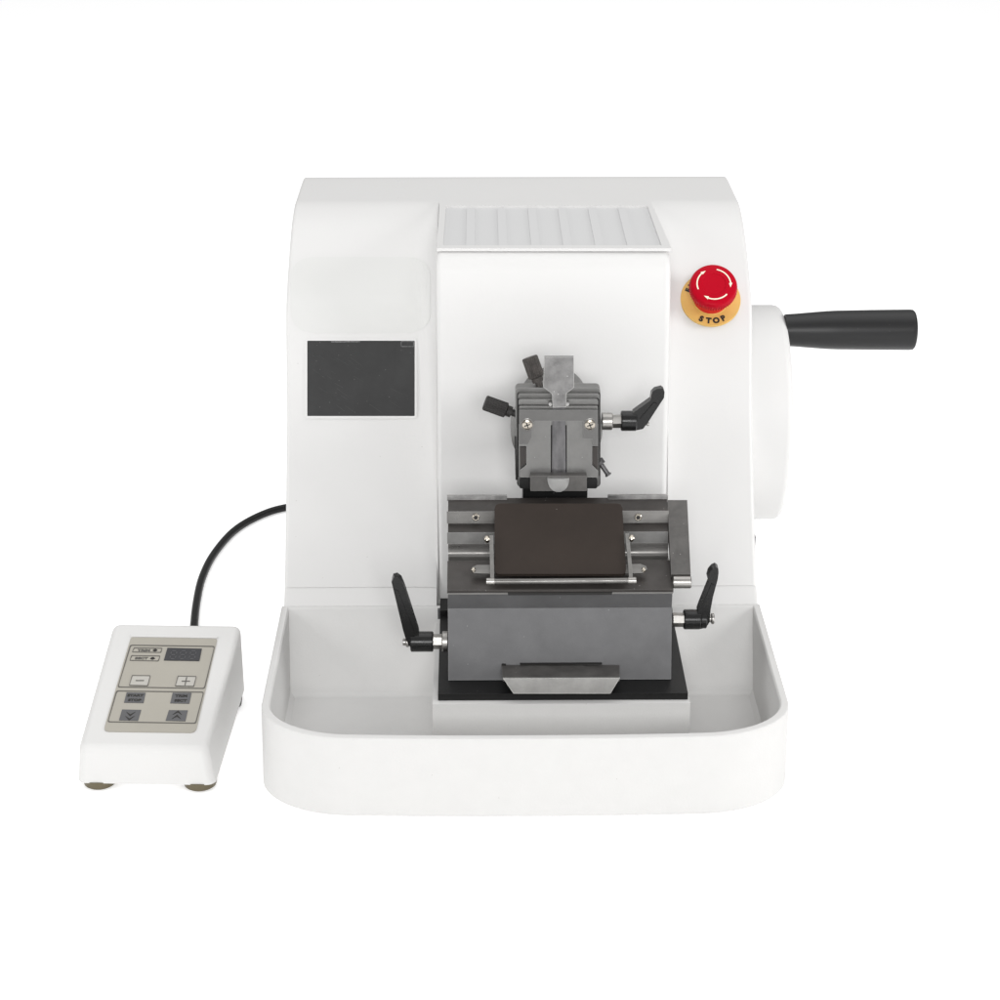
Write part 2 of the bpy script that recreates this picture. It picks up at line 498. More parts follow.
# ---- raised frame round the ribbed top panel
ZT = 471
def tp(x, y, z=ZT): return aZ(x, y, z)
O = [tp(439.5, 203.5), tp(650.5, 203.5), tp(671.5, 250.6), tp(437, 250.6)]
I = [tp(446, 208), tp(647.5, 208), tp(661.5, 247.4), tp(443, 247.4)]
for L in (O, I):
    for v in L: v.z = 470.2
bm = nb(); ring(bm, O, I, (0, 0, 3.4))
obj('top_frame', bm, m_white, micro, bev=1.1)
bm = nb()
P = [v.copy() for v in I]
for v, (sx, sy) in zip(P, ((-.5, .5), (.5, .5), (.5, -.5), (-.5, -.5))): v.x += sx; v.y += sy; v.z = 470.3
prism(bm, P, (0, 0, 0.9))
ribbed = obj('ribbed_panel', bm, m_rib, micro)
for k, (xt, xb) in enumerate(((471, 467.5), (501.5, 503), (532, 538.5), (562, 569.5), (592, 600), (622, 632))):
    bm = nb()
    a = tp(xt - 4.2, 209, 471.2); b = tp(xt + 4.2, 209, 471.2); c = tp(xt + 4.2, 246.6, 471.2); d = tp(xt - 4.2, 246.6, 471.2)
    xo = (tp(xb, 246.6, 471.2).x - tp(xt, 209, 471.2).x) if False else 0
    prism(bm, [a, b, Vector((b.x, c.y, c.z)), Vector((a.x, d.y, d.z))], (0, 0, 1.5))
    obj('rib', bm, m_rib, ribbed, bev=0.6)

# ---- made-up pale panel for the blanked-out logo, following the left wing
bm = nb()
rows = []
NR = 30
r0 = 20
for i in range(NR + 1):
    y = 257 + (333 - 257) * i / NR
    dy = min(y - 257, 333 - y)
    dx = 0 if dy > r0 else r0 - math.sqrt(max(0, r0 * r0 - (r0 - dy) ** 2))
    xa, xb = 291.0 + dx, 430.5 - dx
    rows.append([(None, on_housing(xa + (xb - xa) * k / 30, y, 0.4)) for k in range(31)])
topv = [[bm.verts.new(p[1]) for p in r] for r in rows]
for i in range(NR):
    for k in range(30):
        bm.faces.new((topv[i][k], topv[i][k + 1], topv[i + 1][k + 1], topv[i + 1][k]))
patch_obj = obj('logo_patch', bm, m_patch, micro, smooth=False)
sol = patch_obj.modifiers.new('thickness', 'SOLIDIFY'); sol.thickness = 0.3 * S; sol.offset = -1

# ---- display on the left wing
pa, pb = on_wing(361, 338)[0], on_wing(361, 419)[0]
uz = Vector((1, 0, 0)); vz = (pa - pb); vz.x = 0; vz.normalize()
nc = uz.cross(vz).normalized()
if nc.y > 0: nc = -nc
dev = max((on_wing(361, 338 + k * 4)[0] - pb).dot(nc) for k in range(21))      # clear the slight bulge of the wing
pc = pb + nc * max(dev, 0)
if vz.z < 0: vz = -vz
def scr(px, py, off):
    return on_plane(px, py, pc + nc * off, nc)
def scr_loop(x0, x1, y0, y1, r, off):
    return [scr(x, y, off) for x, y in rrect(x0, x1, y0, y1, r, 4)]
bm = nb()
ring(bm, scr_loop(306, 417, 338.5, 418.5, 2.5, -9), scr_loop(308, 415, 341, 416, 0.8, -9), nc * 10)
bez = obj('display_bezel', bm, m_white, micro, bev=0.7)
bm = nb()
prism(bm, scr_loop(307.8, 415.2, 340.8, 416.2, 0.8, -8.5), nc * 8.8)
screen = obj('display_screen', bm, m_screen, micro)
bm = nb()   # scuffs and the small film tab along the top edge
for (x0, x1, y0, y1) in ((331, 345, 341.2, 342.3), (344, 360, 341.1, 342.1)):
    prism(bm, [scr(x, y, 0.2) for x, y in ((x0, y0), (x1, y0), (x1, y1), (x0, y1))], nc * 0.5)
obj('film_edge', bm, m_scuff, screen)
bm = nb()
for (x0, x1, y0, y1) in ((401, 414, 341.2, 341.8), (401, 401.5, 342, 346.5), (401.5, 414, 346.3, 346.8), (413.4, 413.9, 342, 346.3)):
    prism(bm, [scr(x, y, 0.2) for x, y in ((x0, y0), (x1, y0), (x1, y1), (x0, y1))], nc * 0.5)
obj('film_tab', bm, m_scuff, screen)
bm = nb()   # fine scratches
for k in range(22):
    x, y = random.uniform(311, 395), random.uniform(352, 410)
    L = random.uniform(3, 16); a = math.radians(random.uniform(22, 40))
    w = random.uniform(0.10, 0.2)
    x1 = min(413, x + L * math.cos(a)); y1 = min(414, y + L * math.sin(a))
    prism(bm, [scr(*q, 0.2) for q in ((x, y), (x1, y1), (x1, y1 + w), (x, y + w))], nc * 0.3)
obj('scratches', bm, mat('scratch_grey', (0.062, 0.063, 0.064), 0.5), screen, smooth=False)

# ---- emergency stop on the right wing
pe, ne = on_wing(710.5, 299.6)
ue = Vector((1, 0, 0)); ve = ne.cross(ue).normalized()
if ve.z < 0: ve = -ve
def es(u, v, w): return pe + ue * u + ve * v + ne * w
bm = nb(); lathe(bm, pe - ne * 1.5, ne, [(0, 34.3), (2.6, 34.3), (3.0, 33.9)], 64)
eplate = obj('emergency_stop_plate', bm, m_yellow, micro)
bm = nb()
def arc_text(s, radius, a0, a1, size, up_out):
    n = len(s)
    for k, ch in enumerate(s):
        a = math.radians(a0 + (a1 - a0) * (k / (n - 1)))
        cx, cy = radius * math.cos(a), radius * math.sin(a)
        rad = Vector((math.cos(a), math.sin(a))); up = rad if up_out else -rad
        rt = Vector((up.y, -up.x))
        txt(bm, ch, lambda u, v, w: es(cx + rt.x * u + up.x * v, cy + rt.y * u + up.y * v, 1.4 + w), size, 0, 0.35, bold=0.6)
arc_text('STOP', 27.8, -115, -62, 9.2, False)
obj('lettering', bm, m_ink, eplate, smooth=False)
bm = nb()
arc_text('EMERGENCY', 27.6, 156, 24, 8.0, True)
obj('lettering', bm, m_ink, eplate, smooth=False)
bm = nb(); lathe(bm, pe + ne * 1.6, ne, [(0, 20.6), (1.4, 20.6), (2, 20)], 48)
obj('collar_ring', bm, m_yellow, eplate)
bm = nb(); lathe(bm, pe + ne * 3.7, ne, [(0, 20.2), (13, 20.4), (20, 22)], 48)
ebtn = obj('emergency_stop_button', bm, m_redside, micro)
bm = nb()
NT = 56
prof = [(22.5, 22.0), (23, 26.2), (29, 27.0), (32.5, 26.8), (35.2, 25.6), (36.4, 23.6), (36.9, 19.5), (37.2, 13.8), (36.6, 13.2), (36.6, 0)]
lathe(bm, pe, ne, prof, NT * 2)
for v in bm.verts:      # knurled skirt
    q = v.co - pe; h = q.dot(ne); rr = (q - ne * h)
    if 22.8 < h < 30:
        an = math.atan2(rr.dot(ve), rr.dot(ue))
        k = 1 + (0.018 if math.cos(an * NT) > 0 else -0.02)
        v.co = pe + ne * h + rr * k
cap = obj('button_cap', bm, m_red, ebtn)
bm = nb()
for a0, a1 in ((200, 118), (78, -12), (-42, -128)):
    N = 14; a1s = a1 + 14
    for k in range(N):
        q = []
        for kk, r in ((k, 18.2), (k + 1, 18.2), (k + 1, 19.7), (k, 19.7)):
            a = math.radians(a0 + (a1s - a0) * kk / N)
            q.append(es(r * math.cos(a), r * math.sin(a), 36.75 + (0.2 if r < 19 else 0.0)))
        prism(bm, q, ne * 0.35)
    q = []
    for a, r in ((a1s + 2, 17.0), (a1s + 2, 20.9), (a1 - 1, 18.9)):
        a = math.radians(a); q.append(es(r * math.cos(a), r * math.sin(a), 36.85))
    prism(bm, q, ne * 0.4)
obj('rotation_arrows', bm, m_cream, cap, smooth=False)

# ---- handwheel on the right flank, with grip
YW, XW, RW = 549, 342.0, 129.5
ZW = 229.0
bm = nb()
x0 = XR - 1.5
W = XW - x0
lathe(bm, (x0, YW, ZW), (1, 0, 0), [(0, RW - 1), (2, RW), (W - 9, RW), (W - 5, RW - .8), (W - 2.4, RW - 2.6), (W - .8, RW - 5), (W, RW - 9), (W, RW - 26), (W - 5, RW - 32), (W - 5, 26), (W - 2, 24), (W - 2, 0)], 128)
wheel = obj('handwheel', bm, m_white, micro)
YH = 527.0
hp = aY(850, 330, YH)
bm = nb()
hx0 = XW - 1; hx1 = aY(914.5, 330, YH).x
L = hx1 - hx0
lathe(bm, (hx0, YH, hp.z), (1, 0, 0), [(0, 18.7), (12, 19.4), (30, 20.9), (48, 22.3), (62, 22.9), (100, 23.5), (L - 6, 23.9), (L - 2.5, 23.5), (L - 0.8, 22), (L, 19.5), (L, 0)], 64)
obj('grip', bm, m_grip, wheel)

# ---- waste tray (walls follow the measured footprint)
def tray_loop(z, d=0.0, drop=0.0):
    """outer outline, inset by d"""
    out = []
    x0, x1 = XL - 2.5 + d - drop, XR + 2.0 - d + drop * 0.6
    r = r2 = 96 - d * 0.8
    q = 72 - d * 0.7
    y0 = d
    yb = 300.5 - d
    # bowed front edge from left corner to right corner
    N = 24
    def yfront(x):
        t = (x - 25) / 265.0
        return y0 + 5.0 * t * t * t * t
    for k in range(13):
        a = math.radians(180 + 90 * k / 12)
        cx = x0 + r
        out.append(Vector((cx + r * math.cos(a), y0 + 3 + q + q * math.sin(a), z)))
    for k in range(1, N):
        x = x0 + r + (x1 - x0 - r - r2) * k / N
        out.append(Vector((x, y0 + 3 * abs(1 - 2 * k / N) ** 2.2, z)))
    for k in range(13):
        a = math.radians(270 + 90 * k / 12)
        cx = x1 - r2
        out.append(Vector((cx + r2 * math.cos(a), y0 + 3 + q + q * math.sin(a), z)))
    out.append(Vector((x1, yb, z))); out.append(Vector((x0, yb, z)))
    return out

WT = 8.5
bm = nb()
Lb = [bm.verts.new(p) for p in tray_loop(4, 1.5, 2)]
L0 = [bm.verts.new(p) for p in tray_loop(6, 0.0, 2)]
L1 = [bm.verts.new(p) for p in tray_loop(ZR - 2, 0.0)]
L2 = [bm.verts.new(p) for p in tray_loop(ZR - 0.6, 0.6)]
L3 = [bm.verts.new(p) for p in tray_loop(ZR, 2.0)]
inn = tray_loop(ZR, WT - 1.5)
n = len(inn)
def back_adj(L, y):
    L[-1].y = y; L[-2].y = y
    return L
L4 = [bm.verts.new(p) for p in back_adj(inn, 296.5)]
L5 = [bm.verts.new(p) for p in back_adj(tray_loop(ZR - 1.8, WT), 293)]
L6 = [bm.verts.new(p) for p in back_adj(tray_loop(20, WT + 4), 236)]
L7 = [bm.verts.new(p) for p in back_adj(tray_loop(15, WT + 9), 227)]
for A, B in ((Lb, L0), (L0, L1), (L1, L2), (L2, L3), (L3, L4), (L4, L5), (L5, L6), (L6, L7)):
    for k in range(n):
        bm.faces.new((A[k], A[(k + 1) % n], B[(k + 1) % n], B[k]))
bm.faces.new(L7); bm.faces.new(Lb[::-1])
tray = obj('waste_tray', bm, m_tray, micro)
# plateau carrying the black base plate
PX0, PX1 = -68.5, 197.0
bm = nb()
box(bm, PX0, PX1, 95, 316, 14, 80)
obj('plinth', bm, m_tray, micro, bev=1.6, seg=3)
bm = nb(); box(bm, PX0 + 2, PX0 + 4.6, 286, 291, 79.6, 94)
obj('rim_notch_block', bm, m_dkey, micro, bev=0.4)  # small grey block added to stand for the dark notch by the rim
bm = nb()
Pp = [(aZ(438, 694, 88)), aZ(688, 693, 88), Vector((195, 315, 88)), Vector((-64, 315, 88))]
prism(bm, Pp, (0, 0, -7.6))
box(bm, -64, 195, 284, 315, 88.2, 94.4)
obj('base_plate', bm, m_black, micro, bev=0.9)

# ---- blade holder
YB = 131.0
HX0, HX1 = -52.5, 180.0
z1 = aY(560, 608, YB).z
chain = [(YB, z1)]
def step(y, prev, ang):
    d = ray(560, y); ca, sa = math.cos(math.radians(ang)), math.sin(math.radians(ang))
    det = d.y * (-sa) + ca * d.z
    bx, bz = prev[0] - CAM.y, prev[1] - CAM.z
    t = (bx * (-sa) + ca * bz) / det
    return (CAM.y + t * d.y, CAM.z + t * d.z)
YT0 = YB + 20
z1 = aY(560, 608, YT0).z
p593 = step(593, (YT0, z1), 99)
holder_body = [(YB, 88.6), (YT0, z1), p593, (300, p593[1]), (300, 88.6)]
bm = nb(); prism(bm, [Vector((HX0, y, z)) for y, z in holder_body], (HX1 - HX0, 0, 0))
hbody = obj('blade_holder_base', bm, m_grey, micro, bev=0.7, ang=12, sharp=9)
# pressure slope above the base (lower plate, cove, two rails) - one extruded section
p589 = step(590, (p593[0] - 2, p593[1] + 1), 88)
p561 = step(561, p589, 20)
p543 = step(543, p561, 45)
p532 = step(532, p543, 90)
p523 = step(523, p532, 15)
p511 = step(511, p523, 85)
p500 = step(500, p511, 15)
cove = []
a0 = Vector(p561); a1 = Vector(p543)
mid = (a0 + a1) / 2; dv = (a1 - a0); nn = Vector((dv.y, -dv.x)).normalized()     # into the block
for k in range(11):
    t = k / 10
    cove.append(tuple(a0 + dv * t + nn * (math.sin(PI * t) * 8.5)))
pr = [(p593[0] - 2, p593[1] + 1.0), p589, (p561[0] - .6, p561[1])] + cove + [p532, p523, p511, p500, (p500[0] + 6, p500[1]), (p500[0] + 12, p500[1] - 30), (270, p593[1] + 0.8)]
bm = nb(); prism(bm, [Vector((HX0, y, z)) for y, z in pr], (HX1 - HX0 - 0.6, 0, 0))
bm.faces.ensure_lookup_table()
for k in range(3, 13): bm.faces[2 + k].material_index = 1
slope = obj('pressure_plate', bm, [m_rail, m_satin], micro, bev=0.45, seg=2, ang=25)
# the lower plate runs 4 units wider than the rails
bm = nb()
lp = [(p593[0] - 2.6, p593[1] + 1.0), (p589[0] - .6, p589[1] + .7), (p561[0] - 1, p561[1] + 0.9), (p561[0] + 2, p561[1] - 5), (p593[0] + 6, p593[1] + 1.0)]
prism(bm, [Vector((HX0 - 0.6, y, z)) for y, z in lp], (HX1 - HX0 + 1.2, 0, 0))
lplate = obj('front_plate', bm, m_rail, micro, bev=0.5)
# lip and slot between base and front plate
bm = nb()
z = p593[1]
box(bm, aY(508, 592, p593[0] - 4).x, aY(612, 592, p593[0] - 4).x, p593[0] - 3.6, p593[0] - 1, z - 0.6, z + 2.2)
obj('slot', bm, m_slot, lplate)
bm = nb()
box(bm, HX0, aY(508, 592, p593[0] - 4).x - 0.4, p593[0] - 3.9, p593[0] - 1.8, z + 0.6, z + 2.4)
obj('edge_strip', bm, m_satin, lplate, bev=0.5)
bm = nb()
box(bm, aY(612, 592, p593[0] - 4).x + 0.4, HX1, p593[0] - 3.9, p593[0] - 1.8, z + 0.6, z + 2.4)
obj('edge_strip', bm, m_satin, lplate, bev=0.5)
# lighter rail inserts
def strip(px0, px1, a, b, name, mt, par, off=0.7, bev=0.4):
    ya, za = a; yb, zb = b
    x0 = aY(px0, 530, ya).x; x1 = aY(px1, 530, ya).x
    v = Vector((yb - ya, zb - za)).normalized(); nn = Vector((-v.y, v.x))
    if nn.x > 0: nn = -nn
    q = [Vector((x0, ya, za)), Vector((x0, yb, zb)), Vector((x0, yb + nn.x * off, zb + nn.y * off)), Vector((x0, ya + nn.x * off, za + nn.y * off))]
    bm = nb(); prism(bm, q, (x1 - x0, 0, 0))
    return obj(name, bm, mt, par, bev=bev)
strip(447, 668, p532, p543, 'lower_rail', m_clamp, slope)
r_up = strip(447, 668, p511, p523, 'upper_rail', m_satin, slope)
for x0, x1 in ((447, 507), (608, 668)):
    ya, za = p500
    bm = nb(); X0 = aY(x0, 497, ya).x; X1 = aY(x1, 497, ya).x
    box(bm, X0, X1, ya + 1, ya + 4.5, za - 1, za + 4.6)
    obj('blade_back_strip', bm, m_blade, slope, bev=0.5)
for px in (475.8, 638.2):
    yy = p523[0] - 1.2
    c = aY(px, 517.5, yy)
    bm = nb(); lathe(bm, c + Vector((0, 0.8, 0)), (0, -1, 0.1), [(0, 3.9), (1.2, 3.9), (1.6, 3.3), (1.2, 2.9)], 24)
    r = obj('rail_screw', bm, m_nickel, slope)
    bm = nb(); lathe(bm, c + Vector((0, -.3, 0)), (0, -1, 0.1), [(0, 2.6), (0.5, 2.4)], 6)
    obj('socket', bm, m_slot, r)

# black filler below the clamp (between the two silver strips)
bm = nb()
c0 = aY(523, 479, 262); c1 = aY(587, 506, 262)
box(bm, c0.x, c1.x, 258, 300, c1.z - 25, c0.z)
obj('blade_backing_block', bm, m_black, micro, bev=0.8)

# brown-black guard plate lying on the slope
sl = Vector((0, p500[0] - p589[0], p500[1] - p589[1])).normalized()
nG = Vector((0, -sl.z, sl.y))
pG = Vector((0, p523[0], p523[1])) + nG * 16
def gp(x, y, off=0): return on_plane(x, y, pG + nG * off, nG)
q = [gp(x, y) for x, y in ((500, 503.5), (617, 503.5), (620.5, 504.5), (622.3, 508), (626, 569), (625.5, 572.5), (623, 574), (498, 574), (495.3, 572.5), (494.6, 569), (494.6, 509), (496, 505))]
bm = nb(); prism(bm, q, nG * -4.5)
guard = obj('blade_guard', bm, m_brown, micro, bev=0.9, seg=3)
# tabs under the guard
tabs = []
for pts in ([(500, 565), (477, 565), (472.5, 567), (471, 570), (474, 573.2), (500, 573.8)], [(620, 564.5), (640, 564), (646, 566), (647, 569), (642.5, 573), (620, 573.5)]):
    P = [gp(x, y, -7.5) for x, y in pts]
    bm = nb(); prism(bm, P, nG * -2.4)
    t = obj('guard_tab', bm, m_satin, guard, bev=0.5)
for px, py in ((473.5, 571), (643.5, 571)):
    c = gp(px, py, -10)
    bm = nb(); lathe(bm, c, -nG * -1, [(0, 2.2), (4, 2.2), (5, 1.2), (5, 0)], 16)
    obj('tab_pin', bm, m_nickel, guard)
# wire-like guard frame: two arms and a bar
bm = nb()
def bar(a, b, w, t):
    d = (b - a).normalized(); s = d.cross(nG).normalized()
    prism(bm, [a + s * w, b + s * w, b - s * w, a - s * w], nG * t)
bar(gp(491.3, 537, 1), gp(492.0, 569, 1), 1.9, 3.2)
bar(gp(492.0, 569, 1), gp(492.3, 584.5, 1), 1.9, 3.2)
frame = obj('guard_arm', bm, m_satin, micro, bev=0.5)
bm = nb()
bar(gp(627.0, 535, 1), gp(630, 568, 1), 1.9, 3.2)
bar(gp(630, 568, 1), gp(631, 584, 1), 1.9, 3.2)
obj('guard_arm', bm, m_satin, micro, bev=0.5)
bm = nb()
cyl(bm, gp(488, 581.5, 3.5), gp(635, 580.5, 3.5), 3.0, 20)
obj('guard_bar', bm, m_bar if False else m_satin, frame)
for px, py in ((490.5, 581.5), (632, 580.6)):
    bm = nb(); c = gp(px, py, 3.5)
    cyl(bm, c - Vector((4.4, 0, 0)), c + Vector((4.4, 0, 0)), 3.7, 20)
    obj('bar_end', bm, m_steel, frame)
for px, py in ((487, 541), (631.3, 540)):
    bm = nb(); c = gp(px, py, 0)
    lathe(bm, c, nG, [(0, 2.4), (4, 3.2), (6, 3.0), (7, 1.5), (7, 0)], 20)
    obj('pivot_screw', bm, m_nickel, frame)

# side slide block with roller, right end of the slope
bm = nb()
nS = nG
def sp(x, y, off=4): return on_plane(x, y, pG + nG * (off - 12), nG)
q = [sp(667.6, 500), sp(687.2, 500), sp(690.8, 574.5), sp(671.3, 574.5)]
prism(bm, q, nG * -12)
slide = obj('side_slide', bm, m_slide, micro, bev=0.8)
bm = nb(); a = sp(672.6, 582, 0); b = sp(691, 582, 0)
cyl(bm, a, b, 6.6, 32)
obj('roller', bm, m_steel, slide)

# bent steel handle at the front of the base
bm = nb()
yh = YB - 1.0
T = [aY(502, 665, YB - 2), aY(620, 664.5, YB - 2)]
yo = YB - 31
zt = aY(560, 678.5, yo)
A = [aY(501.5, 665, YB + 3), aY(619.5, 665, YB + 3), aY(619.5, 679, yo), aY(503, 679, yo)]
prism(bm, A, (0, -0.4, -2.2))
obj_h = obj('handle_top', bm, m_slide, hbody, bev=0.4)
bm = nb()
B = [aY(503, 678.3, yo), aY(619.8, 678, yo), aY(610.5, 693.6, yo - 4), aY(513.5, 693.6, yo - 4)]
prism(bm, B, (0, 2.0, 0))
obj('steel_pull', bm, m_pull, hbody, bev=0.5)
bm = nb()
a = aY(520, 664, YB + 3); b = aY(602, 664, YB + 3)
box(bm, a.x, b.x, YB + 1.6, YB + 4.4, a.z - 0.5, a.z + 0.7)
obj('slot', bm, m_slot, hbody)
bm = nb()
a = aY(501.5, 664.6, YB + 3); b = aY(506, 666, YB + 3)
box(bm, a.x, b.x, YB + 1.7, YB + 4.4, b.z, a.z + 0.5)
obj('slot', bm, m_slot, hbody)

# ---- clamping levers
def lever(Y, spindle, hub, arm, grip, screw, fl, tone=m_lever, hubr=None):
    """all given in photograph pixels on the plane of depth Y: spindle / hub = (x0, x1, yc, half height)"""
    def P(x, y, dy=0): return aY(x, y, Y + dy)
    yc0 = hub[0][2]
    sc = (P(100, yc0) - P(0, yc0)).x / 100
    bm = nb()
    for x0, x1, yc, h in hub:
        cyl(bm, P(x0, yc), P(x1, yc), h * sc, 40, ch=h * sc * 0.10)
    o = obj('clamping_lever', bm, tone, micro)
    bm = nb(); prism(bm, [P(x, y, -5.5) for x, y in arm], (0, 11, 0))
    obj('lever_arm', bm, tone, o, bev=1.5, seg=3)
    if grip:
        bm = nb(); prism(bm, [P(x, y, -8) for x, y in grip], (0, 6, 0))
        obj('lever_tip', bm, tone, o, bev=1.6, seg=3)
    if fl:
        bm = nb(); prism(bm, [P(x, y, -6.4) for x, y in fl], (0, 1.5, 0))
        obj('arm_ridge', bm, tone, o, bev=0.6)
    bm = nb()
    for x0, x1, yc, h, sg in spindle:
        cyl(bm, P(x0, yc), P(x1, yc), h * sc, sg, ch=0.5)
    obj('spindle', bm, m_steel, o)
    x0, x1, yc, h = screw
    bm = nb(); cyl(bm, P(x0, yc), P((x0 + x1) / 2, yc), h * sc * 0.7, 20); cyl(bm, P((x0 + x1) / 2, yc), P(x1, yc), h * sc, 20)
    obj('end_screw', bm, m_steel, o)
    return o
# left of the base
lever(158, [(432.5, 442.3, 641.5, 7.6, 6), (442.3, 447.8, 641.5, 10.5, 32)],
      [(410.5, 433.3, 641.5, 10.4)],
      [(391.5, 582), (393, 578), (397, 577), (401, 580), (404.5, 588), (418.5, 632), (420, 645), (414, 651.5), (411, 649), (406, 640), (403, 630)],
      [(392.3, 581), (394, 577.3), (398.2, 577.5), (402, 582), (404.3, 589), (402, 593), (396.5, 589)], (402.8, 409, 642, 5.2), [(394.5, 590), (398, 591), (415, 634), (411, 637)])
# right of the base
lever(158, [(672.5, 684, 619.8, 7.2, 6)],
      [(683.5, 700.5, 619.3, 10.2), (700, 706.5, 619.3, 9.2)],
      [(697.5, 612), (699.5, 606), (709, 582.4), (707.4, 578), (709, 572.6), (712.4, 568.6), (716, 567), (718.4, 569), (718.6, 573), (717.6, 580), (713, 597), (710.6, 610), (709.6, 622), (706, 627.8), (700.5, 629)],
      [(707.8, 577.6), (709.4, 572.6), (712.8, 568.8), (714.5, 569), (713.6, 575), (710.5, 580)], (708.5, 714, 618.6, 5.6), [(711.4, 584), (713.8, 585), (706, 607), (702.6, 606)])
# on the specimen clamp
lever(262, [(602, 612.3, 421.3, 8.8, 40), (612, 621.5, 421.3, 6.8, 6)],
      [(620.8, 636.5, 420.8, 10.3)],
      [(633, 413), (650.5, 400.5), (651.5, 394), (655, 390.5), (662, 388.8), (664.6, 392), (664, 398), (660, 404), (648, 422.5), (643, 429), (634, 430.8)],
      [(651, 396.5), (652.5, 391.5), (657, 389), (663.2, 388.4), (664.6, 392), (662, 396), (656, 399)], (645, 649, 424, 1.9), [(640, 419), (654, 402.5), (657, 404), (645.5, 421)])

# ---- specimen clamp
YC = 245.0
def cp(x, y, Y=YC): return aY(x, y, Y)
def cprism(name, pts, Y0, Y1, mt, par, bev=0.8, seg=2, rr=None):
    bm = nb()
    prism(bm, [cp(x, y, Y0) for x, y in pts], (0, Y1 - Y0, 0))
    return obj(name, bm, mt, par, bev=bev, seg=seg)
# ram out of the housing, swivel disc
bm = nb()
c = cp(556.2, 428, 285); 
lathe(bm, (c.x, 272, c.z), (0, 1, 0), [(0, 45), (3, 49), (22, 49), (25, 46), (25, 38), (120, 38)], 72)
disc = obj('swivel_disc', bm, m_clamp, micro)
clampb = cprism('specimen_clamp', rrect(515.4, 600.4, 387.6, 481, [6, 6, 4, 4], 4), 258, 271.6, m_clamp, micro, bev=1.2, seg=3)
cprism('middle_plate', rrect(518.2, 599.3, 394, 487.5, [4, 4, 2, 2], 4), 252, 257.6, m_clamp, clampb, bev=0.8)
cprism('inner_plate', rrect(518.8, 598.0, 399.5, 480, [3.5, 3.5, 2, 2], 4), 246.5, 251.6, m_clamp, clampb, bev=0.9)
cprism('shoulder', rrect(519.3, 597.6, 406.3, 425, [2.5, 2.5, 1, 1], 3), 242.6, 246.2, m_clamp, clampb, bev=0.8)
# front face with its stepped cut-outs: two jaws and the bridge across the top
YF = 239.0
cprism('jaw', [(519.4, 409.5), (550.6, 409.5), (550.6, 421), (550.6, 477.5), (520.2, 477.5), (520.2, 470), (526.5, 465), (526.5, 446), (519.4, 446)], YF + 2.5, YF + 7, m_clamp, clampb, bev=0.7)
cprism('jaw', [(567, 421), (567, 409.5), (597.6, 409.5), (597.6, 446), (592, 446), (592, 465), (598.2, 471), (598.2, 477.5), (567, 477.5)], YF + 2.5, YF + 7, m_clamp, clampb, bev=0.7)
cprism('gap_shade_plate', rrect(517.8, 599.2, 398.0, 479, [4, 4, 2, 2], 4), 251.7, 251.95, m_slot, clampb, bev=0)  # thin black sheets added to paint the shaded gaps between the stacked plates
cprism('gap_shade_plate', rrect(518.2, 598.9, 404.8, 425, [3, 3, 1, 1], 3), 246.25, 246.45, m_slot, clampb, bev=0)
cprism('gap_shade_plate', rrect(517.0, 600.4, 392.5, 487, [4, 4, 2, 2], 4), 257.65, 257.95, m_slot, clampb, bev=0)
cprism('bridge', [(519.2, 410), (597.8, 410), (597.8, 446.0), (592.5, 446.0), (592.5, 439), (583.5, 439), (583.5, 421), (535, 421), (532, 424), (532, 437), (528, 444.5), (519.2, 444.5)], YF, YF + 2.3, m_bridge, clampb, bev=0.45)
for pts in ([(519.8, 447), (526, 447), (526, 463.5), (520.2, 468)], [(592.6, 447), (597.8, 447), (597.8, 469.5), (592.6, 464)]):
    cprism('jaw_notch', pts, 244.2, 246.3, m_rail, clampb, bev=0.3)
cprism('gap', [(550.7, 421.2), (566.9, 421.2), (566.9, 476), (550.7, 476)], 243.8, 246.4, m_slot, clampb, bev=0)
for px in (527.2, 590.0):
    c = cp(px, 424.7, YF)
    bm = nb(); lathe(bm, c + Vector((0, 0.4, 0)), (0, -1, 0), [(0, 7.0), (0.5, 7.0), (0.7, 6.3), (0.45, 6.0), (0.45, 0)], 32)
    s1 = obj('countersink', bm, m_satin, clampb)
    bm = nb(); lathe(bm, c, (0, -1, 0), [(0, 5.6), (1.0, 5.2), (1.7, 3.6), (1.8, 0)], 28)
    s2 = obj('cross_screw', bm, m_nickel, clampb)
    bm = nb()
    for a in (0.35, 0.35 + PI / 2):
        d = Vector((math.cos(a), 0, math.sin(a))); w = Vector((-math.sin(a), 0, math.cos(a)))
        ctr = c + Vector((0, -1.6, 0))
        prism(bm, [ctr + d * 3.2 + w * .55, ctr + d * 3.2 - w * .55, ctr - d * 3.2 - w * .55, ctr - d * 3.2 + w * .55], (0, -0.5 - 0.05 * a, 0))
    obj('cross_slot', bm, m_slot, s2, smooth=False)
# steel tongue: wide head above, narrow shank running down between the jaws
YT = 240.5
cprism('clamp_tongue', [(544.3, 357), (573.8, 357), (574, 387.5), (566.5, 393.5), (566.3, 407), (552.8, 407.5), (552, 394), (543.3, 387)], YT - 5, YT - 1.2, m_tongue, micro, bev=0.5)
cprism('guide_bar', [(552.4, 407), (565.3, 407), (565.8, 475), (552.0, 475)], YT + 0.8, YT + 4.8, m_bar, clampb, bev=0.5)
for px in (550.3, 567.3):
    bm = nb(); c = cp(px, 404, YT + 1)
    cyl(bm, c + Vector((0, -1.5, 0)), c + Vector((0, 3, 0)), 2.0, 16)
    obj('guide_pin', bm, m_blade, clampb)
